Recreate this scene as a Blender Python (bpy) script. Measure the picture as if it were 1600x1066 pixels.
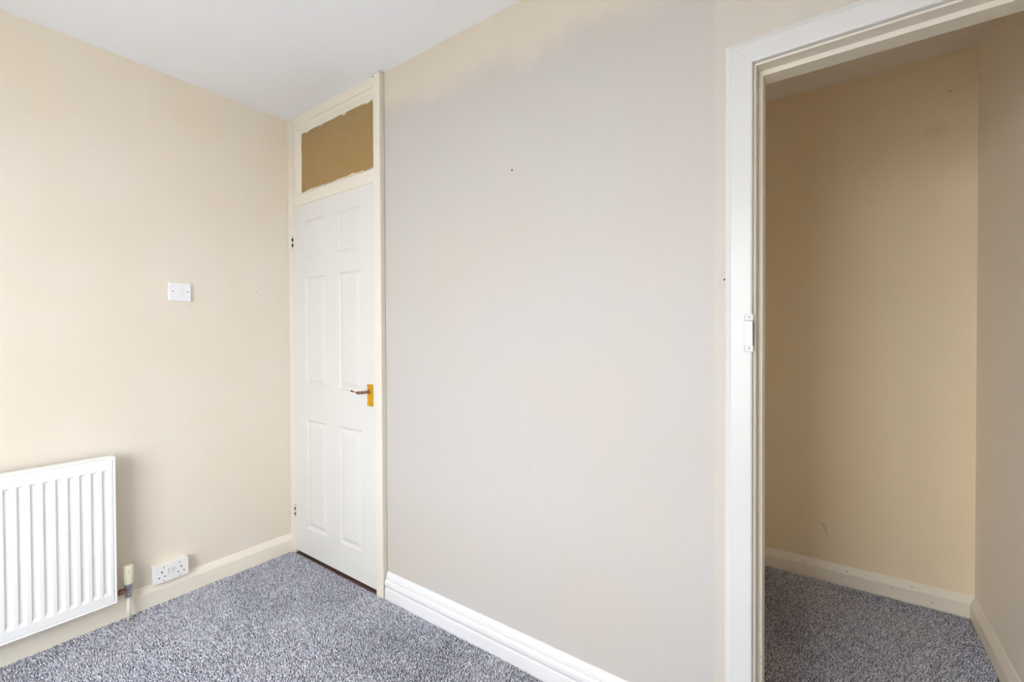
import bpy, bmesh, math, random
import numpy as np
from mathutils import Vector, Matrix

for o in list(bpy.data.objects):
    bpy.data.objects.remove(o)
random.seed(4)
S = bpy.context.scene
C = S.collection

# ------------------------------------------------------------------ camera
F_PX, YAW, PITCH, ROLL = 702.2, math.radians(35.59), math.radians(-0.645), math.radians(-0.244)
cam = bpy.data.cameras.new('camera')
cam.sensor_fit = 'HORIZONTAL'
cam.sensor_width = 36.0
cam.lens = 36.0 * F_PX / 1600.0
cam.clip_start = 0.02
co = bpy.data.objects.new('camera', cam)
C.objects.link(co)
fw = Vector((-math.sin(YAW) * math.cos(PITCH), math.cos(YAW) * math.cos(PITCH), math.sin(PITCH)))
rt = Vector((math.cos(YAW), math.sin(YAW), 0.0))
up = rt.cross(fw)
r2 = rt * math.cos(ROLL) + up * math.sin(ROLL)
u2 = -rt * math.sin(ROLL) + up * math.cos(ROLL)
M3 = Matrix((r2, u2, -fw)).transposed()
co.matrix_world = Matrix.Translation((2.569, -1.387, 1.249)) @ M3.to_4x4()
S.camera = co

# ------------------------------------------------------------------ world, light, exposure
H = 2.494          # ceiling height
YN = -2.40         # near wall (behind the camera)
XW = 3.45          # right wall
CB, CR, CL = 1.380, 3.075, 1.95   # store cupboard: back, right and left walls
WX0, WX1, WZ0, WZ1 = 0.80, 2.35, 0.45, 2.10   # window in the near wall

w = bpy.data.worlds.new('overcast_sky')
S.world = w
w.use_nodes = True
bg = w.node_tree.nodes['Background']
bg.inputs['Color'].default_value = (0.90, 0.95, 1.0, 1)
bg.inputs['Strength'].default_value = 9.5

pl = bpy.data.lights.new('window_portal', 'AREA')
pl.shape = 'RECTANGLE'
pl.size, pl.size_y = WX1 - WX0, WZ1 - WZ0
pl.cycles.is_portal = True
po = bpy.data.objects.new('window_portal', pl)
C.objects.link(po)
po.location = ((WX0 + WX1) / 2, YN - 0.10, (WZ0 + WZ1) / 2)
po.rotation_euler = (math.radians(90), 0, 0)      # facing +Y, into the room

hl = bpy.data.lights.new('hall_fill', 'POINT')  # unseen fill light, added behind the transom to brighten its glass
hl.energy = 5.0
hl.color = (1.0, 0.80, 0.50)
hl.shadow_soft_size = 0.12
ho = bpy.data.objects.new('hall_fill', hl)
C.objects.link(ho)
ho.location = (1.0, 0.75, 2.2)

S.cycles.max_bounces = 16
S.cycles.diffuse_bounces = 9
S.view_settings.view_transform = 'Standard'
S.view_settings.look = 'None'
S.view_settings.gamma = 1.0
S.view_settings.exposure = 0.50
S.view_settings.use_curve_mapping = False

# ------------------------------------------------------------------ materials
def nodes(name):
    m = bpy.data.materials.new(name)
    m.use_nodes = True
    nt = m.node_tree
    return m, nt, nt.nodes['Principled BSDF']

def N(nt, t, **kw):
    n = nt.nodes.new(t)
    for k, v in kw.items():
        setattr(n, k, v)
    return n

def noise(nt, vec, scale, detail=3, rough=0.55):
    n = N(nt, 'ShaderNodeTexNoise')
    n.inputs['Scale'].default_value = scale
    n.inputs['Detail'].default_value = detail
    n.inputs['Roughness'].default_value = rough
    nt.links.new(vec, n.inputs['Vector'])
    return n.outputs['Fac']

def ramp(nt, fac, a, b, lo=0.0, hi=1.0):
    n = N(nt, 'ShaderNodeMapRange')
    n.inputs['From Min'].default_value = a
    n.inputs['From Max'].default_value = b
    n.inputs['To Min'].default_value = lo
    n.inputs['To Max'].default_value = hi
    n.interpolation_type = 'SMOOTHSTEP'
    nt.links.new(fac, n.inputs['Value'])
    return n.outputs['Result']

def math_n(nt, op, a, b):
    n = N(nt, 'ShaderNodeMath', operation=op)
    for i, v in enumerate((a, b)):
        if isinstance(v, (int, float)):
            n.inputs[i].default_value = v
        else:
            nt.links.new(v, n.inputs[i])
    return n.outputs[0]

def mixc(nt, fac, a, b):
    n = N(nt, 'ShaderNodeMix', data_type='RGBA')
    if isinstance(fac, (int, float)):
        n.inputs[0].default_value = fac
    else:
        nt.links.new(fac, n.inputs[0])
    for i, v in ((6, a), (7, b)):
        if isinstance(v, tuple):
            n.inputs[i].default_value = (*v, 1)
        else:
            nt.links.new(v, n.inputs[i])
    return n.outputs[2]

def bump(nt, bs, h, strength, dist):
    b = N(nt, 'ShaderNodeBump')
    b.inputs['Strength'].default_value = strength
    b.inputs['Distance'].default_value = dist
    nt.links.new(h, b.inputs['Height'])
    nt.links.new(b.outputs[0], bs.inputs['Normal'])

def pos(nt):
    return N(nt, 'ShaderNodeNewGeometry').outputs['Position']

def paint(name, col, col2=None, rough=0.6, grain=0.0, gscale=180, patch=2.2):
    m, nt, bs = nodes(name)
    p = pos(nt)
    bs.inputs['Roughness'].default_value = rough
    if col2:
        c = mixc(nt, ramp(nt, noise(nt, p, patch, 4), 0.38, 0.66), col, col2)
        nt.links.new(c, bs.inputs['Base Color'])
    else:
        bs.inputs['Base Color'].default_value = (*col, 1)
    if grain:
        bump(nt, bs, noise(nt, p, gscale, 2), grain, 0.002)
    return m

CREAM = (0.80, 0.72, 0.60)
CREAM2 = (0.81, 0.745, 0.655)
PALE = (0.52, 0.49, 0.467)
PALE2 = (0.53, 0.485, 0.44)
CREAM_FAR = (0.655, 0.58, 0.475)

M_wall_left = paint('cream_emulsion', CREAM, CREAM2, 0.62, 0.5, 260)

# the far wall: a paler top coat rolled over the cream, which still shows in the
# unrolled strip under the ceiling and beside the architrave
m, nt, bs = nodes('pale_emulsion_over_cream')
p = pos(nt)
sep = N(nt, 'ShaderNodeSeparateXYZ')
nt.links.new(p, sep.inputs[0])
wob = noise(nt, p, 5.0, 4)
wob2 = noise(nt, p, 1.1, 3)
zz = math_n(nt, 'ADD', sep.outputs[2], math_n(nt, 'MULTIPLY', math_n(nt, 'SUBTRACT', wob, 0.5), 0.22))
zz = math_n(nt, 'ADD', zz, math_n(nt, 'MULTIPLY', sep.outputs[0], 0.035))
top = ramp(nt, zz, 2.26, 2.42, 0.0, 0.85)
xx = math_n(nt, 'ADD', sep.outputs[0], math_n(nt, 'MULTIPLY', math_n(nt, 'SUBTRACT', wob, 0.5), 0.03))
side = ramp(nt, xx, 2.285, 2.30)
base = mixc(nt, ramp(nt, noise(nt, p, 1.7, 4), 0.42, 0.72), PALE, PALE2)
nt.links.new(mixc(nt, math_n(nt, 'MAXIMUM', top, math_n(nt, 'MULTIPLY', side, 0.35)), base, CREAM_FAR), bs.inputs['Base Color'])
bs.inputs['Roughness'].default_value = 0.55
bump(nt, bs, noise(nt, p, 260, 2), 0.5, 0.002)
M_wall_far = m

# store cupboard: deeper cream, the shade's warm tint put into the colour, with one faint round grease stain on the back wall
m, nt, bs = nodes('shade_tinted_cream')
p = pos(nt)
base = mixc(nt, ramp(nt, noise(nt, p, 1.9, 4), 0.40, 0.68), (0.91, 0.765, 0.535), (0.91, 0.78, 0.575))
d = N(nt, 'ShaderNodeVectorMath', operation='DISTANCE')
nt.links.new(p, d.inputs[0])
d.inputs[1].default_value = (2.936, CB, 2.165)
st = ramp(nt, math_n(nt, 'ADD', d.outputs['Value'], math_n(nt, 'MULTIPLY', noise(nt, p, 30, 2), 0.01)), 0.022, 0.055, 0.13, 0.0)
nt.links.new(mixc(nt, st, base, (0.45, 0.33, 0.20)), bs.inputs['Base Color'])
bs.inputs['Roughness'].default_value = 0.65
bump(nt, bs, noise(nt, p, 260, 2), 0.4, 0.002)
M_closet = m

M_closet_right = paint('daylit_cream_emulsion', (0.91, 0.845, 0.74), (0.915, 0.855, 0.77), 0.6, 0.18)  # paler than the back wall: daylight on this side put into the colour
M_ceiling = paint('white_ceiling_paint', (0.88, 0.905, 0.95), (0.87, 0.89, 0.935), 0.8, 0.25, 90)
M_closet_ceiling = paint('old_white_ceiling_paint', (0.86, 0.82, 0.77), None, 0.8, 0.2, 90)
M_gloss = paint('white_gloss_paint', (0.74, 0.735, 0.74), (0.735, 0.73, 0.725), 0.32, 0.05, 60)
M_arch = paint('white_satin_architrave', (0.63, 0.625, 0.615), (0.625, 0.618, 0.60), 0.35, 0.05, 60)
M_door = paint('white_door_paint', (0.675, 0.662, 0.642), (0.67, 0.652, 0.62), 0.38, 0.10, 220)
M_frame = paint('aged_cream_gloss', (0.735, 0.69, 0.61), (0.73, 0.67, 0.575), 0.38, 0.08, 70)
M_skirt_cream = paint('cream_gloss_skirting', (0.87, 0.82, 0.72), (0.865, 0.80, 0.68), 0.4, 0.08, 70)
M_radiator = paint('white_radiator_enamel', (0.90, 0.905, 0.905), None, 0.28)
M_plastic = paint('white_plastic', (0.86, 0.87, 0.90), None, 0.35)
M_socket = paint('off_white_plastic', (0.87, 0.865, 0.85), None, 0.35)
M_ivory = paint('yellowed_plastic', (0.88, 0.83, 0.66), None, 0.4)
M_dark = paint('dark_gap', (0.02, 0.017, 0.015), None, 0.7)
M_grey = paint('dull_grey', (0.45, 0.43, 0.40), None, 0.5)  # plain grey for screws, small marks and the crack
M_pipe = paint('painted_pipe', (0.87, 0.84, 0.77), None, 0.4)
M_threshold = paint('dark_stained_timber', (0.09, 0.05, 0.04), (0.12, 0.07, 0.05), 0.5)
M_pencil = paint('dark_scuff', (0.16, 0.10, 0.06), None, 0.8)
M_floor = paint('carpet_backing', (0.22, 0.22, 0.25), None, 0.95)
M_upvc = paint('white_upvc', (0.87, 0.87, 0.86), None, 0.4)
M_outside = paint('pale_bounce_ground', (0.48, 0.47, 0.45), (0.54, 0.53, 0.50), 0.9)  # unseen ground, made pale to bounce daylight up to the ceiling

def metal(name, col, rough, metallic=1.0):
    m, nt, bs = nodes(name)
    p = pos(nt)
    c = mixc(nt, ramp(nt, noise(nt, p, 120, 3), 0.45, 0.7), col, tuple(x * 0.72 for x in col))
    nt.links.new(c, bs.inputs['Base Color'])
    bs.inputs['Metallic'].default_value = metallic
    bs.inputs['Roughness'].default_value = rough
    return m

M_brass = metal('brass', (0.74, 0.40, 0.015), 0.38, 0.55)
M_bronze = metal('tarnished_brass', (0.30, 0.17, 0.11), 0.42, 0.7)
M_chrome = metal('dull_chrome', (0.50, 0.52, 0.56), 0.35, 0.9)

m, nt, bs = nodes('obscured_glass')
p = pos(nt)
nt.links.new(mixc(nt, ramp(nt, noise(nt, p, 95, 4, 0.65), 0.40, 0.66), (0.82, 0.70, 0.385), (0.70, 0.585, 0.31)), bs.inputs['Base Color'])
bs.inputs['Roughness'].default_value = 0.42
bs.inputs['Transmission Weight'].default_value = 0.92
bs.inputs['IOR'].default_value = 1.45
bump(nt, bs, noise(nt, p, 70, 3), 0.55, 0.004)
M_glass = m

m, nt, bs = nodes('clear_window_glass')      # clear pane: light passes straight through, faint sheen
tr = N(nt, 'ShaderNodeBsdfTransparent')
gl = N(nt, 'ShaderNodeBsdfGlossy')
gl.inputs['Roughness'].default_value = 0.02
mx = N(nt, 'ShaderNodeMixShader')
mx.inputs[0].default_value = 0.05
nt.links.new(tr.outputs[0], mx.inputs[1])
nt.links.new(gl.outputs[0], mx.inputs[2])
nt.links.new(mx.outputs[0], nt.nodes['Material Output'].inputs['Surface'])
M_pane = m

m, nt, bs = nodes('heathered_carpet_yarn')
at = N(nt, 'ShaderNodeAttribute', attribute_name='yarn')
nt.links.new(at.outputs['Color'], bs.inputs['Base Color'])
bs.inputs['Roughness'].default_value = 0.9
bs.inputs['Sheen Weight'].default_value = 0.15
M_carpet = m

# ------------------------------------------------------------------ mesh helpers
def link(name, me, mat, parent=None, smooth=False):
    o = bpy.data.objects.new(name, me)
    C.objects.link(o)
    if mat:
        me.materials.append(mat)
    if smooth:
        for f in me.polygons:
            f.use_smooth = True
    if parent:
        o.parent = parent
        o.matrix_parent_inverse = Matrix.Translation(parent.location).inverted()
    return o

def from_bm(name, bm, mat, parent=None, smooth=False):
    bmesh.ops.recalc_face_normals(bm, faces=bm.faces)
    me = bpy.data.meshes.new(name)
    bm.to_mesh(me)
    bm.free()
    return link(name, me, mat, parent, smooth)

def add_box(bm, x0, x1, y0, y1, z0, z1, bev=0.0, seg=2):
    t = bmesh.new()
    bmesh.ops.create_cube(t, size=1)
    for v in t.verts:
        v.co = Vector(((x0 + x1) / 2 + v.co.x * (x1 - x0), (y0 + y1) / 2 + v.co.y * (y1 - y0), (z0 + z1) / 2 + v.co.z * (z1 - z0)))
    if bev:
        bmesh.ops.bevel(t, geom=t.edges[:], offset=bev, segments=seg, affect='EDGES', profile=0.5)
    me = bpy.data.meshes.new('t')
    t.to_mesh(me)
    t.free()
    bm.from_mesh(me)
    bpy.data.meshes.remove(me)

def box(name, x0, x1, y0, y1, z0, z1, mat, parent=None, bev=0.0):
    bm = bmesh.new()
    add_box(bm, x0, x1, y0, y1, z0, z1, bev)
    return from_bm(name, bm, mat, parent)

def extrude(name, prof, path_a, path_b, place, mat, parent=None):
    """closed profile (u,v) extruded between two parameters; place(u, v, t) -> xyz; path_a/b may be functions of (u,v)"""
    bm = bmesh.new()
    fa = path_a if callable(path_a) else (lambda u, v: path_a)
    fb = path_b if callable(path_b) else (lambda u, v: path_b)
    A = [bm.verts.new(place(u, v, fa(u, v))) for u, v in prof]
    B = [bm.verts.new(place(u, v, fb(u, v))) for u, v in prof]
    n = len(prof)
    for i in range(n):
        bm.faces.new((A[i], A[(i + 1) % n], B[(i + 1) % n], B[i]))
    bm.faces.new(A)
    bm.faces.new(B)
    return from_bm(name, bm, mat, parent)

def lathe(bm, prof, axis_o, axis_d, seg=24):
    """prof: list of (r, t) along the axis"""
    d = Vector(axis_d).normalized()
    a = d.orthogonal().normalized()
    b = d.cross(a)
    rings = []
    for r, t in prof:
        c = Vector(axis_o) + d * t
        rings.append([bm.verts.new(c + (a * math.cos(2 * math.pi * k / seg) + b * math.sin(2 * math.pi * k / seg)) * r) for k in range(seg)])
    for i in range(len(rings) - 1):
        for k in range(seg):
            bm.faces.new((rings[i][k], rings[i][(k + 1) % seg], rings[i + 1][(k + 1) % seg], rings[i + 1][k]))
    bm.faces.new(rings[0])
    bm.faces.new(rings[-1])

def tube(bm, pts, radii, seg=14, squash=None):
    rings = []
    P = [Vector(q) for q in pts]
    for i, q in enumerate(P):
        d = (P[min(i + 1, len(P) - 1)] - P[max(i - 1, 0)]).normalized()
        a = d.cross(Vector((0, 0, 1)))
        a = a.normalized() if a.length > 1e-4 else Vector((1, 0, 0))
        b = a.cross(d).normalized()
        s = squash[i] if squash else 1.0
        rings.append([bm.verts.new(q + (a * math.cos(2 * math.pi * k / seg) + b * math.sin(2 * math.pi * k / seg) * s) * radii[i]) for k in range(seg)])
    for i in range(len(rings) - 1):
        for k in range(seg):
            bm.faces.new((rings[i][k], rings[i][(k + 1) % seg], rings[i + 1][(k + 1) % seg], rings[i + 1][k]))
    bm.faces.new(rings[0])
    bm.faces.new(rings[-1])

def empty(name, loc):
    o = bpy.data.objects.new(name, None)
    o.empty_display_size = 0.05
    C.objects.link(o)
    o.location = loc
    return o

def structure(o, label=None):
    o['kind'] = 'structure'
    if label:
        o['label'] = label
    return o

def tag(o, label, cat, group=None):
    o['label'] = label
    o['category'] = cat
    if group:
        o['group'] = group
    return o

# ------------------------------------------------------------------ the shell
T = 0.10
structure(box('floor', -T, XW + T, YN - T, CB + T, -0.12, 0.0, M_floor), 'floor under the fitted grey carpet')
structure(box('ceiling', -T, XW + T, YN - T, 0.045, H, H + 0.1, M_ceiling), 'white painted ceiling over the room')
structure(box('ceiling_closet', -T, XW + T, 0.045, CB + T, H, H + 0.1, M_closet_ceiling), 'dim off-white ceiling inside the cupboard')
structure(box('wall_left', -T, 0, YN - T, CB + T, -0.02, H, M_wall_left), 'cream painted wall with the radiator and light switch')
structure(box('wall_right', XW, XW + T, YN - T, 0.0, -0.02, H, M_wall_left), 'cream painted wall behind the camera side')

# far wall: one outline with the cupboard doorway cut out of it
bm = bmesh.new()
gx_, gz_ = [0.8415, 2.37, 3.072, XW + T], [-0.02, 2.005, H]
cells = {(0, 0), (2, 0), (0, 1), (1, 1), (2, 1)}
vv = {(i, k, y): bm.verts.new((gx_[i], y, gz_[k])) for i in range(4) for k in range(3) for y in (0.0, 0.09)}
for i, k in cells:
    for y in (0.0, 0.09):
        bm.faces.new((vv[i, k, y], vv[i + 1, k, y], vv[i + 1, k + 1, y], vv[i, k + 1, y]))
    for (di, dk), e in (((-1, 0), ((i, k), (i, k + 1))), ((1, 0), ((i + 1, k), (i + 1, k + 1))), ((0, -1), ((i, k), (i + 1, k))), ((0, 1), ((i, k + 1), (i + 1, k + 1)))):
        if (i + di, k + dk) not in cells:
            bm.faces.new((vv[(*e[0], 0.0)], vv[(*e[1], 0.0)], vv[(*e[1], 0.09)], vv[(*e[0], 0.09)]))
for v_ in [v_ for v_ in bm.verts if not v_.link_faces]:
    bm.verts.remove(v_)
wall_far = structure(from_bm('wall_far', bm, M_wall_far), 'pale painted wall between the white door and the cupboard doorway')

# near wall with the window opening (behind the camera)
bm = bmesh.new()
for a in ((-T, WX0, -0.02, H), (WX1, XW + T, -0.02, H), (WX0, WX1, -0.02, WZ0), (WX0, WX1, WZ1, H)):
    add_box(bm, a[0], a[1], YN - 0.2, YN, a[2], a[3])
structure(from_bm('wall_near', bm, M_wall_left), 'cream window wall behind the camera')
win = structure(empty('window_2', ((WX0 + WX1) / 2, YN - 0.12, WZ0)), 'white framed window behind the camera')
fw_ = 0.05
for a in ((WX0, WX1, WZ0, WZ0 + fw_), (WX0, WX1, WZ1 - fw_, WZ1), (WX0, WX0 + fw_, WZ0 + fw_, WZ1 - fw_), (WX1 - fw_, WX1, WZ0 + fw_, WZ1 - fw_),
          ((WX0 + WX1) / 2 - 0.03, (WX0 + WX1) / 2 + 0.03, WZ0 + fw_, WZ1 - fw_)):
    box('window_frame', a[0], a[1], YN - 0.15, YN - 0.09, a[2], a[3], M_upvc, win, 0.006)
mid = (WX0 + WX1) / 2
for a in ((WX0 + fw_, mid - 0.03), (mid + 0.03, WX1 - fw_)):
    box('pane', a[0], a[1], YN - 0.122, YN - 0.118, WZ0 + fw_, WZ1 - fw_, M_pane, win)
structure(box('ground_outside', -14, 18, -24, YN - 0.25, -0.5, -0.4, M_outside), 'ground outside the window')

# cupboard and hall behind the far wall
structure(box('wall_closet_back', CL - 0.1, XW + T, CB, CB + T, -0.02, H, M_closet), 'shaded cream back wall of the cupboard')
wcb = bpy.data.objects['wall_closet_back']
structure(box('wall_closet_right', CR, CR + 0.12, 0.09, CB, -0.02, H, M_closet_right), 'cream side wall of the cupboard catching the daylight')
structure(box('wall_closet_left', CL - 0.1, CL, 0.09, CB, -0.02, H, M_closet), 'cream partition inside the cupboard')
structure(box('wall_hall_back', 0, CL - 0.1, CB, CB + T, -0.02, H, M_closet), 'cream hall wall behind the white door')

# marks on the cupboard back wall
def scuff(pts, r):
    bm = bmesh.new()
    tube(bm, [(x, CB - 0.0002, z) for x, z in pts], [r] * len(pts), 6, None)
    return from_bm('scuff_mark', bm, M_pencil, wcb)
scuff([(2.520, 0.289), (2.527, 0.286), (2.534, 0.268), (2.541, 0.252), (2.544, 0.240)], 0.0009)
scuff([(2.520, 0.289), (2.530, 0.283), (2.541, 0.281)], 0.0007)
scuff([(2.546, 0.238), (2.543, 0.222), (2.540, 0.212)], 0.0005)
scuff([(2.980, 2.327), (2.992, 2.3255)], 0.0013)
# hairline crack on the far wall beside the doorway architrave
bm = bmesh.new()
tube(bm, [(2.205 + 0.008 * i, -0.0001, 1.203 + 0.0015 * math.sin(i * 1.7) + 0.0008 * i) for i in range(7)], [0.0004] * 7, 6)
from_bm('hairline_crack', bm, M_grey, wall_far)

# ------------------------------------------------------------------ skirting boards
plain = [(0, -0.01), (0.018, -0.01), (0.018, 0.074), (0.0165, 0.079), (0.006, 0.103), (0.003, 0.106), (0, 0.106)]
o = extrude('baseboard_left', plain, YN, -0.004, lambda u, v, t: (u, t, v), M_skirt_cream)
structure(o, 'cream chamfered skirting board under the radiator')
torus_p = [(0, -0.01), (0.020, -0.01), (0.020, 0.050), (0.0195, 0.056), (0.0165, 0.0595), (0.0105, 0.0605), (0.0105, 0.0635),
           (0.0175, 0.066), (0.0205, 0.071), (0.0215, 0.079), (0.0205, 0.088), (0.0160, 0.0965), (0.0095, 0.099), (0.0095, 0.1025), (0.0125, 0.1040),
           (0.0115, 0.111), (0.0085, 0.119), (0.0045, 0.126), (0.003, 0.131), (0, 0.131)]
o = extrude('baseboard_far', torus_p, 0.8435, 2.3195, lambda u, v, t: (t, -u, v), M_gloss)
structure(o, 'white torus-moulded skirting board along the pale wall')
clos = [(0, -0.01), (0.018, -0.01), (0.018, 0.066), (0.0165, 0.071), (0.005, 0.098), (0.003, 0.101), (0, 0.101)]
o = extrude('baseboard_closet_back', clos, CL, CR, lambda u, v, t: (t, CB - u, v), M_skirt_cream)
structure(o, 'chipped cream skirting along the cupboard back wall')
bbk = o
o = extrude('baseboard_closet_right', clos, 0.092, CB - 0.0185, lambda u, v, t: (CR - u, t, v), M_skirt_cream)
structure(o, 'cream skirting along the lit cupboard side wall')
structure(extrude('baseboard_right', plain, YN, -0.02, lambda u, v, t: (XW - u, t, v), M_skirt_cream), 'cream skirting board out of view')
for k, (x, z, l) in enumerate(((2.44, 0.0755, 0.010), (2.62, 0.078, 0.014), (2.70, 0.080, 0.008), (2.86, 0.0785, 0.012), (2.93, 0.03, 0.012), (2.60, 0.045, 0.008), (2.79, 0.05, 0.007))):
    yy = CB - 0.0182 if z < 0.066 else CB - 0.0165 + (z - 0.071) * 0.426
    bm = bmesh.new()
    tube(bm, [(x, yy, z), (x + l * 0.5, yy, z + 0.001), (x + l, yy, z - 0.001)], [0.0006, 0.0014, 0.0006], 6)
    from_bm('paint_chip', bm, M_pencil, bbk)

# ------------------------------------------------------------------ trim_1: frame of the white door, full height
trim1 = structure(empty('trim_1', (0.42, 0, 0)), 'cream gloss timber frame around the white door and glass light')
box('jamb', 0.001, 0.056, -0.020, 0.085, 0.0, H - 0.001, M_frame, trim1, 0.002)
post = box('jamb', 0.789, 0.8385, -0.026, 0.088, 0.0, H - 0.004, M_frame, trim1, 0.0025)
box('head_rail', 0.056, 0.789, -0.016, 0.085, 2.442, H - 0.001, M_frame, trim1, 0.002)
box('transom_rail', 0.056, 0.789, -0.020, 0.085, 1.9865, 2.046, M_frame, trim1, 0.002)
bm = bmesh.new()
lathe(bm, [(0.0001, 0), (0.0035, 0), (0.0035, 0.0008), (0.0001, 0.0008)], (0.7925, -0.0262, 2.478), (0, -1, 0), 10)
from_bm('nail_hole', bm, M_dark, post)
# door stop behind the leaf, closes the sight line into the hall
box('door_stop', 0.050, 0.075, 0.017, 0.032, 0.0, 1.985, M_frame, trim1)
box('door_stop', 0.770, 0.795, 0.017, 0.032, 0.0, 1.985, M_frame, trim1)
box('door_stop', 0.056, 0.789, 0.017, 0.032, 1.970, 1.990, M_frame, trim1)
structure(box('trim_3', 0.057, 0.788, -0.020, 0.085, -0.001, 0.010, M_threshold), 'dark timber threshold under the white door')

# window_1: fixed glass light above the door
win1 = structure(empty('window_1', (0.42, 0.0, 2.046)), 'brown obscured glass light above the white door')
gx0, gx1, gz0, gz1 = 0.100, 0.762, 2.068, 2.404
box('pane', gx0 - 0.012, gx1 + 0.022, 0.008, 0.012, gz0 - 0.012, gz1 + 0.012, M_glass, win1)
ox0, ox1, oz0, oz1 = 0.056, 0.789, 2.046, 2.442
def bead(name, p0, p1, q0, q1):
    """sloped glazing bead between the outer edge p0-p1 and the glass edge q0-q1 (x, z)"""
    bm = bmesh.new()
    L = []
    for (px, pz), (qx, qz) in ((p0, q0), (p1, q1)):
        ring = [(px, -0.012, pz)]
        for f, y in ((0.25, -0.0115), (0.45, -0.009), (0.70, -0.002), (1.0, 0.0075)):
            ring.append((px + (qx - px) * f, y, pz + (qz - pz) * f))
        ring.append((px, 0.0078, pz))
        L.append([bm.verts.new(v) for v in ring])
    n = len(L[0])
    for i in range(n):
        bm.faces.new((L[0][i], L[0][(i + 1) % n], L[1][(i + 1) % n], L[1][i]))
    bm.faces.new(L[0])
    bm.faces.new(L[1])
    return from_bm(name, bm, M_frame, win1)
bead('glazing_bead', (ox0, oz0), (ox0, oz1), (gx0, gz0), (gx0, gz1))
bead('glazing_bead', (ox1, oz0), (ox1, oz1), (gx1, gz0), (gx1, gz1))
bead('glazing_bead', (ox0, oz1), (ox1, oz1), (gx0, gz1), (gx1, gz1))
bead('glazing_bead', (ox0, oz0), (ox1, oz0), (gx0, gz0), (gx1, gz0))
# ragged brush edge where paint has run on to the glass
rng = random.Random(7)
def ragged(a, b, fixed, vertical, sign, n=90):
    bm = bmesh.new()
    prev = None
    g = 0.0
    for i in range(n + 1):
        t = a + (b - a) * i / n
        g = 0.55 * g + 0.45 * rng.gauss(0.0, 1.0)
        d = sign * (0.001 + 0.011 * max(0, 0.25 + g))
        q = ((fixed, t), (fixed + d, t)) if vertical else ((t, fixed), (t, fixed + d))
        cur = [bm.verts.new((x, y, z)) for (x, z) in q for y in (0.0072, 0.0082)]
        if prev:
            bm.faces.new((prev[0], cur[0], cur[2], prev[2]))
            bm.faces.new((prev[2], cur[2], cur[3], prev[3]))
        prev = cur
    return from_bm('paint_edge', bm, M_frame, win1)
ragged(gx0, gx1, gz1 + 0.001, False, -1)
ragged(gx0, gx1, gz0 - 0.001, False, 1, 60)
ragged(gz0, gz1, gx0 - 0.001, True, 1, 60)

# ------------------------------------------------------------------ door_1: six-panel door
DX0, DX1, DZ0, DZ1, DF, DB = 0.0585, 0.7860, 0.030, 1.9835, -0.0225, 0.0125
door = structure(empty('door_1', ((DX0 + DX1) / 2, -0.005, 0.0)), 'white six-panel door with a brass lever handle')
cols = ((0.181, 0.376), (0.489, 0.678))
rows = ((0.180, 0.786), (0.975, 1.577), (1.684, 1.891))
bm = bmesh.new()
xs = [DX0] + [v for c in cols for v in c] + [DX1]
zs = [DZ0] + [v for r in rows for v in r] + [DZ1]
V = {(i, k): bm.verts.new((x, DF, z)) for i, x in enumerate(xs) for k, z in enumerate(zs)}
for i in range(len(xs) - 1):
    for k in range(len(zs) - 1):
        if i % 2 == 1 and k % 2 == 1:
            continue
        bm.faces.new((V[i, k], V[i + 1, k], V[i + 1, k + 1], V[i, k + 1]))
W = [bm.verts.new((x, DB, z)) for x, z in ((DX0, DZ0), (DX1, DZ0), (DX1, DZ1), (DX0, DZ1))]
bm.faces.new(W)
nx, nz = len(xs) - 1, len(zs) - 1
bm.faces.new([V[i, 0] for i in range(nx + 1)] + [W[1], W[0]])
bm.faces.new([V[i, nz] for i in range(nx + 1)] + [W[2], W[3]])
bm.faces.new([V[0, k] for k in range(nz + 1)] + [W[3], W[0]])
bm.faces.new([V[nx, k] for k in range(nz + 1)] + [W[2], W[1]])
from_bm('door_leaf', bm, M_door, door)
for c in cols:
    for r in rows:
        bm = bmesh.new()
        prevl = None
        for ins, dep in ((0, 0), (0.003, 0.004), (0.008, 0.0075), (0.013, 0.0085), (0.018, 0.0080), (0.036, 0.0015), (0.039, 0.0008)):
            lp = [bm.verts.new((x, DF + dep, z)) for x, z in ((c[0] + ins, r[0] + ins), (c[1] - ins, r[0] + ins), (c[1] - ins, r[1] - ins), (c[0] + ins, r[1] - ins))]
            if prevl:
                for q in range(4):
                    bm.faces.new((prevl[q], prevl[(q + 1) % 4], lp[(q + 1) % 4], lp[q]))
            prevl = lp
        bm.faces.new(prevl)
        from_bm('panel', bm, M_door, door)

# hinges: painted knuckles with the bare dark ones between
for z0, z1, dk in ((1.748, 1.824, M_dark), (0.214, 0.287, M_bronze)):
    hx, hy, rr = 0.0580, -0.0250, 0.0052
    n = 5
    seg = (z1 - z0) / n
    bm = bmesh.new()
    lathe(bm, [(0.0035, 0), (0.0035, z1 - z0)], (hx, hy, z0), (0, 0, 1), 12)
    hinge = from_bm('hinge', bm, dk, door)
    for k in range(n):
        bm = bmesh.new()
        lathe(bm, [(rr - 0.001, 0), (rr, 0.001), (rr, seg - 0.0022), (rr - 0.001, seg - 0.0012)], (hx, hy, z0 + k * seg), (0, 0, 1), 14)
        from_bm('knuckle', bm, dk if k % 2 else M_frame, hinge, True)

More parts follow.
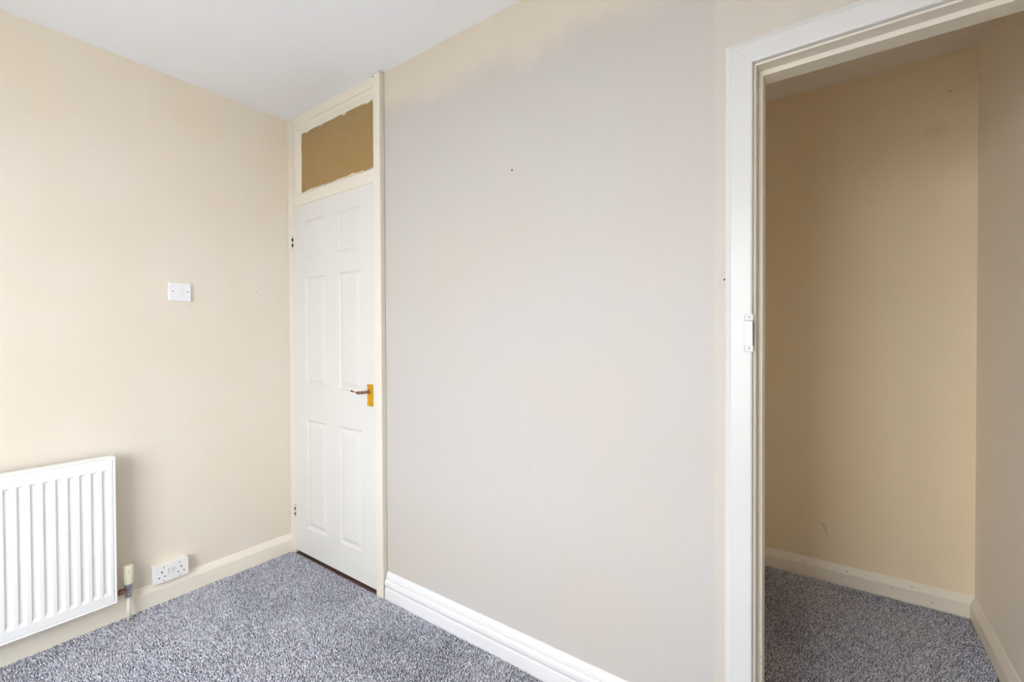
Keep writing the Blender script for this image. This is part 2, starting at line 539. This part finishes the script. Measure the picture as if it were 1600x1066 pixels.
# lever handle
hd = empty('lever_handle', (0.751, DF, 0.966))
hd.parent = door
hd.matrix_parent_inverse = Matrix.Translation(door.location).inverted()
bm = bmesh.new()
add_box(bm, 0.7300, 0.7725, DF - 0.0045, DF + 0.0004, 0.9125, 1.0185, 0.002)
add_box(bm, 0.7360, 0.7640, DF - 0.0075, DF - 0.004, 0.9175, 1.0135, 0.003)
bp = from_bm('backplate', bm, M_brass, hd)
for sx in (0.7335, 0.7685):
    for sz in (0.9185, 1.0125):
        bm = bmesh.new()
        lathe(bm, [(0.0030, 0), (0.0027, 0.0010), (0.0015, 0.0014)], (sx, DF - 0.0042, sz), (0, -1, 0), 12)
        from_bm('screw', bm, M_bronze, hd, True)
bm = bmesh.new()
lathe(bm, [(0.0095, 0), (0.0098, 0.004), (0.0085, 0.007), (0.0062, 0.010), (0.0060, 0.030), (0.0075, 0.036), (0.0082, 0.041), (0.0060, 0.0455), (0.002, 0.047)],
      (0.7500, DF - 0.0072, 0.9830), (0, -1, 0), 20)
from_bm('spindle_rose', bm, M_bronze, hd, True)
bm = bmesh.new()
yl = DF - 0.046
tube(bm, [(0.7540, yl, 0.9830), (0.7440, yl, 0.9826), (0.7340, yl, 0.9815), (0.7240, yl, 0.9800), (0.7150, yl, 0.9790), (0.7070, yl, 0.9800),
          (0.7000, yl, 0.9820), (0.6920, yl, 0.9818), (0.6840, yl, 0.9812), (0.6770, yl, 0.9818), (0.6700, yl, 0.9838), (0.6640, yl, 0.9850), (0.6590, yl, 0.9845)],
     [0.0050, 0.0072, 0.0078, 0.0085, 0.0085, 0.0068, 0.0045, 0.0040, 0.0040, 0.0050, 0.0065, 0.0060, 0.0025],
     14, [1.0, 0.95, 0.9, 0.95, 0.9, 0.7, 0.55, 0.45, 0.45, 0.55, 0.75, 0.8, 0.8])
from_bm('lever', bm, M_bronze, hd, True)

# ------------------------------------------------------------------ trim_2: cupboard doorway (door taken off)
trim2 = structure(empty('trim_2', (2.72, 0, 0)), 'white gloss architrave and lining around the open cupboard doorway')
AO0, AI0, AI1, AO1 = 2.3205, 2.3900, 3.0520, 3.1215
ATO, ATI = 2.0540, 1.9845
# profile: u = distance from the outer edge towards the opening, v = how far it stands off the wall
arch = [(0, 0), (0, 0.008), (0.002, 0.0105), (0.0150, 0.0165), (0.0170, 0.0180), (0.0640, 0.0180), (0.0680, 0.0165), (0.0695, 0.0130), (0.0695, 0.0)]
k = (ATO - ATI) / (AI0 - AO0)
extrude('architrave', arch, -0.0, lambda u, v: ATO - u * k, lambda u, v, t: (AO0 + u, -v - 0.0002, t), M_arch, trim2)
extrude('architrave', arch, -0.0, lambda u, v: ATO - u * k, lambda u, v, t: (AO1 - u, -v - 0.0002, t), M_arch, trim2)
extrude('architrave', arch, lambda u, v: AO0 + u + 0.0004, lambda u, v: AO1 - u - 0.0004, lambda u, v, t: (t, -v - 0.0002, ATO - u * k), M_arch, trim2)
LX0, LX1, LZ = 2.3960, 3.0460, 1.9790
box('lining', 2.371, LX0, -0.0035, 0.091, 0.0, 2.004, M_frame, trim2, 0.0015)
box('lining', LX1, 3.071, -0.0035, 0.091, 0.0, 2.004, M_frame, trim2, 0.0015)
box('lining', LX0, LX1, -0.0035, 0.091, LZ, 2.004, M_frame, trim2, 0.0015)
SX0, SX1, SZ = 2.4085, 3.0335, 1.9645
box('stop', LX0, SX0, 0.034, 0.0905, 0.0, LZ, M_frame, trim2, 0.0015)
box('stop', SX1, LX1, 0.034, 0.0905, 0.0, LZ, M_frame, trim2, 0.0015)
box('stop', SX0, SX1, 0.034, 0.0905, SZ, LZ, M_frame, trim2, 0.0015)
# painted-over latch keep on the inner edge of the architrave
kp = box('latch_keep', 2.3690, 2.3915, -0.0215, -0.016, 1.2195, 1.2865, M_arch, trim2, 0.0012)
for z0 in (1.2885, 1.2035):
    bm = bmesh.new()
    add_box(bm, 2.3695, 2.3925, -0.0200, -0.016, z0, z0 + 0.0165, 0.0012)
    add_box(bm, 2.3695, 2.3715, -0.0225, -0.016, z0, z0 + 0.0165, 0.0006)
    add_box(bm, 2.3715, 2.3925, -0.0222, -0.016, z0, z0 + 0.0018, 0.0005)
    from_bm('lug', bm, M_arch, kp)
    bm = bmesh.new()
    lathe(bm, [(0.0030, 0), (0.0028, 0.0008), (0.0012, 0.0010)], (2.3825, -0.0199, z0 + 0.009), (0, -1, 0), 12)
    from_bm('screw', bm, M_grey, kp)
box('slot_gap', 2.3915, 2.3927, -0.0185, -0.010, 1.2200, 1.2860, M_dark, kp)
for x, z in ((2.3975, 0.345), (2.3975, 0.325)):
    bm = bmesh.new()
    lathe(bm, [(0.0016, 0), (0.0012, 0.0006)], (2.404, 0.0342, z), (0, -1, 0), 8)
    from_bm('paint_chip', bm, M_pencil, trim2)

# ------------------------------------------------------------------ radiator
RF, RB = 0.100, 0.046
RY1, RY0 = -0.8225, -1.8500
RZ0, RZ1 = 0.120, 0.744
rad = tag(empty('radiator', (0.07, -1.3, RZ0)), 'white ribbed panel radiator hung on the cream wall', 'radiator')
pitch = 0.03432
first = -0.8675         # left-hand lip of the flute nearest the valve
NY = []
k = 0
while first - k * pitch > RY0 + 0.045:
    a = first - k * pitch
    NY.append((a, a + 0.0235))
    k += 1
bm = bmesh.new()
def frontpt(y, dep, z):
    return (RF - dep, y, z)
fy0, fy1, fz0, fz1 = RY0 + 0.012, RY1 - 0.012, RZ0 + 0.014, RZ1 - 0.012
tz0, tz1 = 0.166, 0.695
# flat border strips and ridges
def quad(a, b, c, d):
    bm.faces.new([bm.verts.new(v) for v in (a, b, c, d)])
quad(frontpt(fy0, 0, fz0), frontpt(fy1, 0, fz0), frontpt(fy1, 0, tz0), frontpt(fy0, 0, tz0))
quad(frontpt(fy0, 0, tz1), frontpt(fy1, 0, tz1), frontpt(fy1, 0, fz1), frontpt(fy0, 0, fz1))
edges = [fy1] + [v for a, b in NY for v in (b, a)] + [fy0]
for i in range(0, len(edges), 2):
    quad(frontpt(edges[i + 1], 0, tz0), frontpt(edges[i], 0, tz0), frontpt(edges[i], 0, tz1), frontpt(edges[i + 1], 0, tz1))
for a, b in NY:
    loops = []
    for iy0, iy1, iz, dep in ((0, 0, 0, 0), (0.001, 0.002, 0.003, 0.0012), (0.0024, 0.008, 0.012, 0.0062), (0.0034, 0.0100, 0.0145, 0.0068)):
        loops.append([bm.verts.new(frontpt(y, dep, z)) for y, z in ((a + iy0, tz0 + iz), (b - iy1, tz0 + iz), (b - iy1, tz1 - iz * 0.7), (a + iy0, tz1 - iz * 0.7))])
    for i in range(len(loops) - 1):
        for q in range(4):
            bm.faces.new((loops[i][q], loops[i][(q + 1) % 4], loops[i + 1][(q + 1) % 4], loops[i + 1][q]))
    bm.faces.new(loops[-1])
# rolled rim: border steps back to a seam, then a narrow outer lip
R = []
for ins, x in ((0, RF), (-0.003, RF - 0.0035), (-0.005, RF - 0.0045), (-0.0065, RF - 0.0015), (-0.0095, RF + 0.0005), (-0.0118, RF - 0.002), (-0.012, RF - 0.008), (-0.012, RF - 0.014)):
    R.append([bm.verts.new((x, y, z)) for y, z in ((fy0 + ins, fz0 + ins), (fy1 - ins, fz0 + ins), (fy1 - ins, fz1 - ins), (fy0 + ins, fz1 - ins))])
for i in range(len(R) - 1):
    for q in range(4):
        bm.faces.new((R[i][q], R[i][(q + 1) % 4], R[i + 1][(q + 1) % 4], R[i + 1][q]))
bm.faces.new(R[-1])
bmesh.ops.remove_doubles(bm, verts=bm.verts, dist=1e-6)
from_bm('front_panel', bm, M_radiator, rad)
# side cheeks
for y0, y1 in ((RY1 - 0.003, RY1 + 0.0002), (RY0 - 0.0002, RY0 + 0.003)):
    box('side_panel', RB, RF - 0.012, y0, y1, RZ0 + 0.012, RZ1 - 0.002, M_radiator, rad, 0.001)
bm = bmesh.new()
add_box(bm, RB, RF - 0.011, RY0, RY1, RZ1 - 0.010, RZ1 + 0.0015, 0.002)
for k in range(int((RY1 - RY0) / 0.06)):
    add_box(bm, RB + 0.010, RF - 0.022, RY0 + 0.012 + k * 0.06, RY0 + 0.058 + k * 0.06, RZ1 + 0.001, RZ1 + 0.0022, 0.0005)
from_bm('top_cover', bm, M_radiator, rad)
bm = bmesh.new()
y = RY0 + 0.03
while y < RY1 - 0.03:
    add_box(bm, RB + 0.004, RF - 0.0135, y, y + 0.001, RZ0 + 0.05, RZ1 - 0.05)
    y += 0.0171
from_bm('convector_fins', bm, M_radiator, rad)
for y in (-0.97, -1.70):
    box('wall_bracket', 0.0012, RB + 0.01, y - 0.018, y + 0.018, RZ0 + 0.06, RZ1 - 0.08, M_radiator, rad, 0.001)

# radiator valve with its pipe
VX, VY = 0.055, -0.7755
VZ = 0.142
val = tag(empty('radiator_valve', (VX, VY, 0)), 'thermostatic valve with cream cap on the pipe beside the radiator', 'valve')
bm = bmesh.new()
lathe(bm, [(0.0075, 0), (0.0075, 0.118)], (VX, VY, 0.0), (0, 0, 1), 20)
from_bm('pipe', bm, M_pipe, val, True)
bm = bmesh.new()
lathe(bm, [(0.0135, 0), (0.0145, 0.002), (0.0145, 0.014), (0.0135, 0.016), (0.0105, 0.018), (0.0105, 0.034), (0.0150, 0.037), (0.0160, 0.050), (0.0150, 0.060)],
      (VX, VY, 0.112), (0, 0, 1), 6)
from_bm('valve_body', bm, M_chrome, val)
bm = bmesh.new()
lathe(bm, [(0.0085, 0.004), (0.0085, 0.014), (0.0125, 0.015), (0.0135, 0.018), (0.0135, 0.030), (0.0120, 0.033), (0.0090, 0.034), (0.0090, 0.050)],
      (VX, VY, VZ), (0, -1, 0), 6)
from_bm('tail_nut', bm, M_bronze, val)
bm = bmesh.new()
seg = 32
rings = []
for r, z in ((0.0150, 0.170), (0.0165, 0.172), (0.0175, 0.182), (0.0190, 0.200), (0.0190, 0.240), (0.0178, 0.2475), (0.0150, 0.2515), (0.0001, 0.2525)):
    ring = []
    for q in range(seg):
        rr = r * (1.0 - 0.05 * (q % 4 == 0) * (0.178 < z < 0.245))
        a = 2 * math.pi * q / seg
        ring.append(bm.verts.new((VX + rr * math.cos(a), VY + rr * math.sin(a), z)))
    rings.append(ring)
for i in range(len(rings) - 1):
    for q in range(seg):
        bm.faces.new((rings[i][q], rings[i][(q + 1) % seg], rings[i + 1][(q + 1) % seg], rings[i + 1][q]))
bm.faces.new(rings[0])
bm.faces.new(rings[-1])
cap = from_bm('thermostat_cap', bm, M_ivory, val)
for a in (math.radians(-55), math.radians(-5)):
    bm = bmesh.new()
    lathe(bm, [(0.0008, 0), (0.0008, 0.016)], (VX + 0.0188 * math.cos(a), VY + 0.0188 * math.sin(a), 0.218), (0, 0, 1), 6)
    from_bm('cap_mark', bm, M_grey, cap)

# ------------------------------------------------------------------ light switch
sw = tag(empty('light_switch', (0.0, -0.5545, 1.468)), 'white square light switch on the cream wall above the socket', 'light switch')
box('plate', 0.0, 0.0115, -0.6005, -0.5090, 1.4235, 1.5115, M_plastic, sw, 0.003)
bm = bmesh.new()
t = [(0.0112, -0.5615, 1.4520), (0.0112, -0.5395, 1.4520), (0.0112, -0.5395, 1.4840), (0.0112, -0.5615, 1.4840)]
f = [(0.0165, -0.5605, 1.4530), (0.0165, -0.5405, 1.4530), (0.0125, -0.5405, 1.4830), (0.0125, -0.5605, 1.4830)]
tv = [bm.verts.new(v) for v in t]
fv = [bm.verts.new(v) for v in f]
for q in range(4):
    bm.faces.new((tv[q], tv[(q + 1) % 4], fv[(q + 1) % 4], fv[q]))
bm.faces.new(tv)
bm.faces.new(fv)
from_bm('rocker', bm, M_plastic, sw)
for y in (-0.5850, -0.5240):
    bm = bmesh.new()
    lathe(bm, [(0.0027, 0), (0.0024, 0.0006), (0.0010, 0.0008)], (0.0112, y, 1.4690), (1, 0, 0), 12)
    from_bm('screw', bm, M_dark, sw)

# ------------------------------------------------------------------ double socket
so = tag(empty('power_socket', (0.0, -0.6135, 0.1085)), 'white double power socket standing on the skirting board beside the valve', 'socket')
sf = 0.0395
box('back_box', 0.0, 0.0325, -0.6815, -0.5445, 0.1095, 0.1900, M_socket, so, 0.002)
face = box('face_plate', 0.0325, sf, -0.6835, -0.5430, 0.1085, 0.1915, M_socket, so, 0.0025)
def slot(y, z, w_, h_, mat=M_dark, name='pin_slot', par=face, pr=0.0006):
    return box(name, sf - 0.001, sf + pr, y - w_ / 2, y + w_ / 2, z - h_ / 2, z + h_ / 2, mat, par)
for y0 in (-0.6495, -0.5740):
    slot(y0, 0.1580, 0.0048, 0.0085)
    slot(y0 - 0.0113, 0.1355, 0.0068, 0.0040)
    slot(y0 + 0.0113, 0.1360, 0.0068, 0.0040)
for y in (-0.6425, -0.5800):
    for z in (0.1793, 0.1170):
        bm = bmesh.new()
        lathe(bm, [(0.0026, 0), (0.0023, 0.0006), (0.0010, 0.0009)], (sf - 0.0003, y, z), (1, 0, 0), 10)
        from_bm('screw', bm, M_dark, so)
for y0 in (-0.6205, -0.6010):       # the two rockers, each with an F-shaped outline
    rk = box('rocker', sf - 0.001, sf + 0.0022, y0 - 0.0065, y0 + 0.0065, 0.1420, 0.1680, M_socket, so, 0.0012)
    box('rocker_mark', sf + 0.0015, sf + 0.0027, y0 - 0.0062, y0 - 0.0040, 0.1440, 0.1665, M_grey, rk)
    box('rocker_mark', sf + 0.0015, sf + 0.0027, y0 - 0.0040, y0 + 0.0035, 0.1650, 0.1668, M_grey, rk)
    box('rocker_mark', sf + 0.0015, sf + 0.0027, y0 - 0.0040, y0 + 0.0020, 0.1555, 0.1572, M_grey, rk)

# ------------------------------------------------------------------ nails and screw heads left in the walls
def nail(loc, d, r, label):
    bm = bmesh.new()
    lathe(bm, [(r, 0), (r, 0.001), (r * 0.6, 0.0022), (0.0002, 0.0026)], loc, d, 12)
    return tag(from_bm('nail', bm, M_dark, None, True), label, 'nail')
nail((1.5800, 0.0002, 1.8750), (0, -1, 0), 0.0033, 'small dark nail head in the middle of the pale wall')
nail((2.3185, -0.0075, 1.4050), (-0.3, -1, 0), 0.0026, 'tiny dark nail on the outer edge of the white architrave')
nail((0.0002, -0.2000, 1.4950), (1, 0, 0), 0.0022, 'faint nail in the cream wall between switch and door')

# ------------------------------------------------------------------ carpet pile
def vnoise(x, y, scale, seed):
    r = np.random.RandomState(seed)
    g = r.rand(64, 64)
    u, v = x * scale + 20.3, y * scale + 20.7
    i, j = np.floor(u).astype(int), np.floor(v).astype(int)
    fu, fv = u - i, v - j
    fu, fv = fu * fu * (3 - 2 * fu), fv * fv * (3 - 2 * fv)
    a, b = g[i % 64, j % 64], g[(i + 1) % 64, j % 64]
    c, d = g[i % 64, (j + 1) % 64], g[(i + 1) % 64, (j + 1) % 64]
    return (a * (1 - fu) + b * fu) * (1 - fv) + (c * (1 - fu) + d * fu) * fv

def carpet(name, rects, seed, cols_, label, dents=()):
    rs = np.random.RandomState(seed)
    X, Y, ST = [], [], []
    for x0, x1, y0, y1, step in rects:
        gx, gy = np.meshgrid(np.arange(x0, x1, step), np.arange(y0, y1, step))
        X.append(gx.ravel() + (rs.rand(gx.size) - 0.5) * step * 1.1)
        Y.append(gy.ravel() + (rs.rand(gx.size) - 0.5) * step * 1.1)
        X[-1] = np.clip(X[-1], x0, x1)
        Y[-1] = np.clip(Y[-1], y0, y1)
        ST.append(np.full(gx.size, step))
    X, Y, step = np.concatenate(X), np.concatenate(Y), np.concatenate(ST)
    n = X.size
    ang = 2 * np.pi * rs.rand(n)
    big = vnoise(X, Y, 3.1, 1) - 0.5
    big2 = vnoise(X, Y, 7.0, 2) - 0.5
    lean_a = -1.2 + 5.5 * big + 2.5 * big2
    amp = step * (0.25 + 0.9 * np.abs(vnoise(X, Y, 4.3, 3)))
    lx = np.cos(lean_a) * amp + (rs.rand(n) - 0.5) * step * 0.9
    ly = np.sin(lean_a) * amp + (rs.rand(n) - 0.5) * step * 0.9
    h = 0.0080 + 0.0028 * rs.rand(n) + 0.0016 * (vnoise(X, Y, 38, 6) - 0.5)
    for px_, py_, sx_, sy_, dp in dents:
        h = h - dp * np.exp(-((X - px_) / sx_) ** 4 - ((Y - py_) / sy_) ** 2)
    v = np.zeros((n, 7, 3), np.float32)
    for q in range(3):
        a = ang + q * 2 * np.pi / 3
        v[:, q, 0] = X + np.cos(a) * step * 0.40
        v[:, q, 1] = Y + np.sin(a) * step * 0.40
        v[:, q, 2] = -0.001
        a2 = a + 0.7
        v[:, 3 + q, 0] = X + lx * 0.55 + np.cos(a2) * step * 0.46
        v[:, 3 + q, 1] = Y + ly * 0.55 + np.sin(a2) * step * 0.46
        v[:, 3 + q, 2] = h * 0.66
    v[:, 6, 0] = X + lx
    v[:, 6, 1] = Y + ly
    v[:, 6, 2] = h
    tri = np.array([[0, 1, 4], [0, 4, 3], [1, 2, 5], [1, 5, 4], [2, 0, 3], [2, 3, 5], [3, 4, 6], [4, 5, 6], [5, 3, 6]], np.int32)
    F = (tri[None] + 7 * np.arange(n, dtype=np.int32)[:, None, None]).reshape(-1)
    me = bpy.data.meshes.new(name)
    me.vertices.add(n * 7)
    me.vertices.foreach_set('co', v.reshape(-1))
    me.loops.add(F.size)
    me.loops.foreach_set('vertex_index', F)
    me.polygons.add(F.size // 3)
    me.polygons.foreach_set('loop_start', np.arange(0, F.size, 3, dtype=np.int32))
    me.polygons.foreach_set('use_smooth', np.ones(F.size // 3, bool))
    me.update()
    at = me.attributes.new('yarn', 'FLOAT_COLOR', 'POINT')
    pick = rs.rand(n)
    cc = np.array(cols_, np.float32)
    idx = np.searchsorted(np.cumsum([0.30, 0.40, 0.30]), pick).clip(0, 2)
    col = cc[idx] * (0.82 + 0.36 * rs.rand(n, 1))
    rgba = np.ones((n, 7, 4), np.float32)
    rgba[:, :, :3] = col[:, None, :]
    at.data.foreach_set('color', rgba.reshape(-1))
    o = link(name, me, M_carpet)
    o['kind'] = 'stuff'
    return tag(o, label, 'carpet')

GREYS = [(0.36, 0.36, 0.42), (0.62, 0.62, 0.70), (0.85, 0.85, 0.93)]
FINE = 0.0054
# pressed-in marks: (x, y, half length, half width, depth)
DENTS = ((0.672, -0.475, 0.022, 0.014, 0.005), (0.692, -0.647, 0.018, 0.012, 0.0035), (0.745, -0.627, 0.022, 0.012, 0.0042), (0.916, -0.381, 0.012, 0.008, 0.0035), (0.05, -0.775, 0.03, 0.018, 0.004))
CREASES = ((2.55, 0.862, 0.24, 0.006, 0.0048), (2.830, 1.16, 0.006, 0.17, 0.0048))
carpet('carpet', [(0.020, 0.7885, -1.45, -0.021, FINE), (0.7885, 0.8425, -1.45, -0.028, FINE), (0.8425, 1.75, -1.45, -0.0225, FINE),
                  (1.75, 2.3195, -0.75, -0.0225, FINE), (2.3195, 3.1215, -0.75, -0.0195, FINE), (2.400, 3.044, -0.0195, 0.031, FINE),
                  (0.020, 1.75, YN + 0.002, -1.45, 0.0085), (1.75, XW - 0.02, YN + 0.002, -0.75, 0.0085), (3.1215, XW - 0.02, -0.75, -0.004, 0.0085)], 3, GREYS,
       'grey flecked fitted carpet over the room floor', DENTS)
carpet('carpet', [(2.4115, 3.031, 0.042, 0.093, FINE), (2.15, CR - 0.020, 0.093, CB - 0.020, FINE), (CL + 0.002, 2.15, 0.093, CB - 0.020, 0.0085)], 5, GREYS,
       'grey flecked carpet on the cupboard floor beyond the doorway', CREASES)
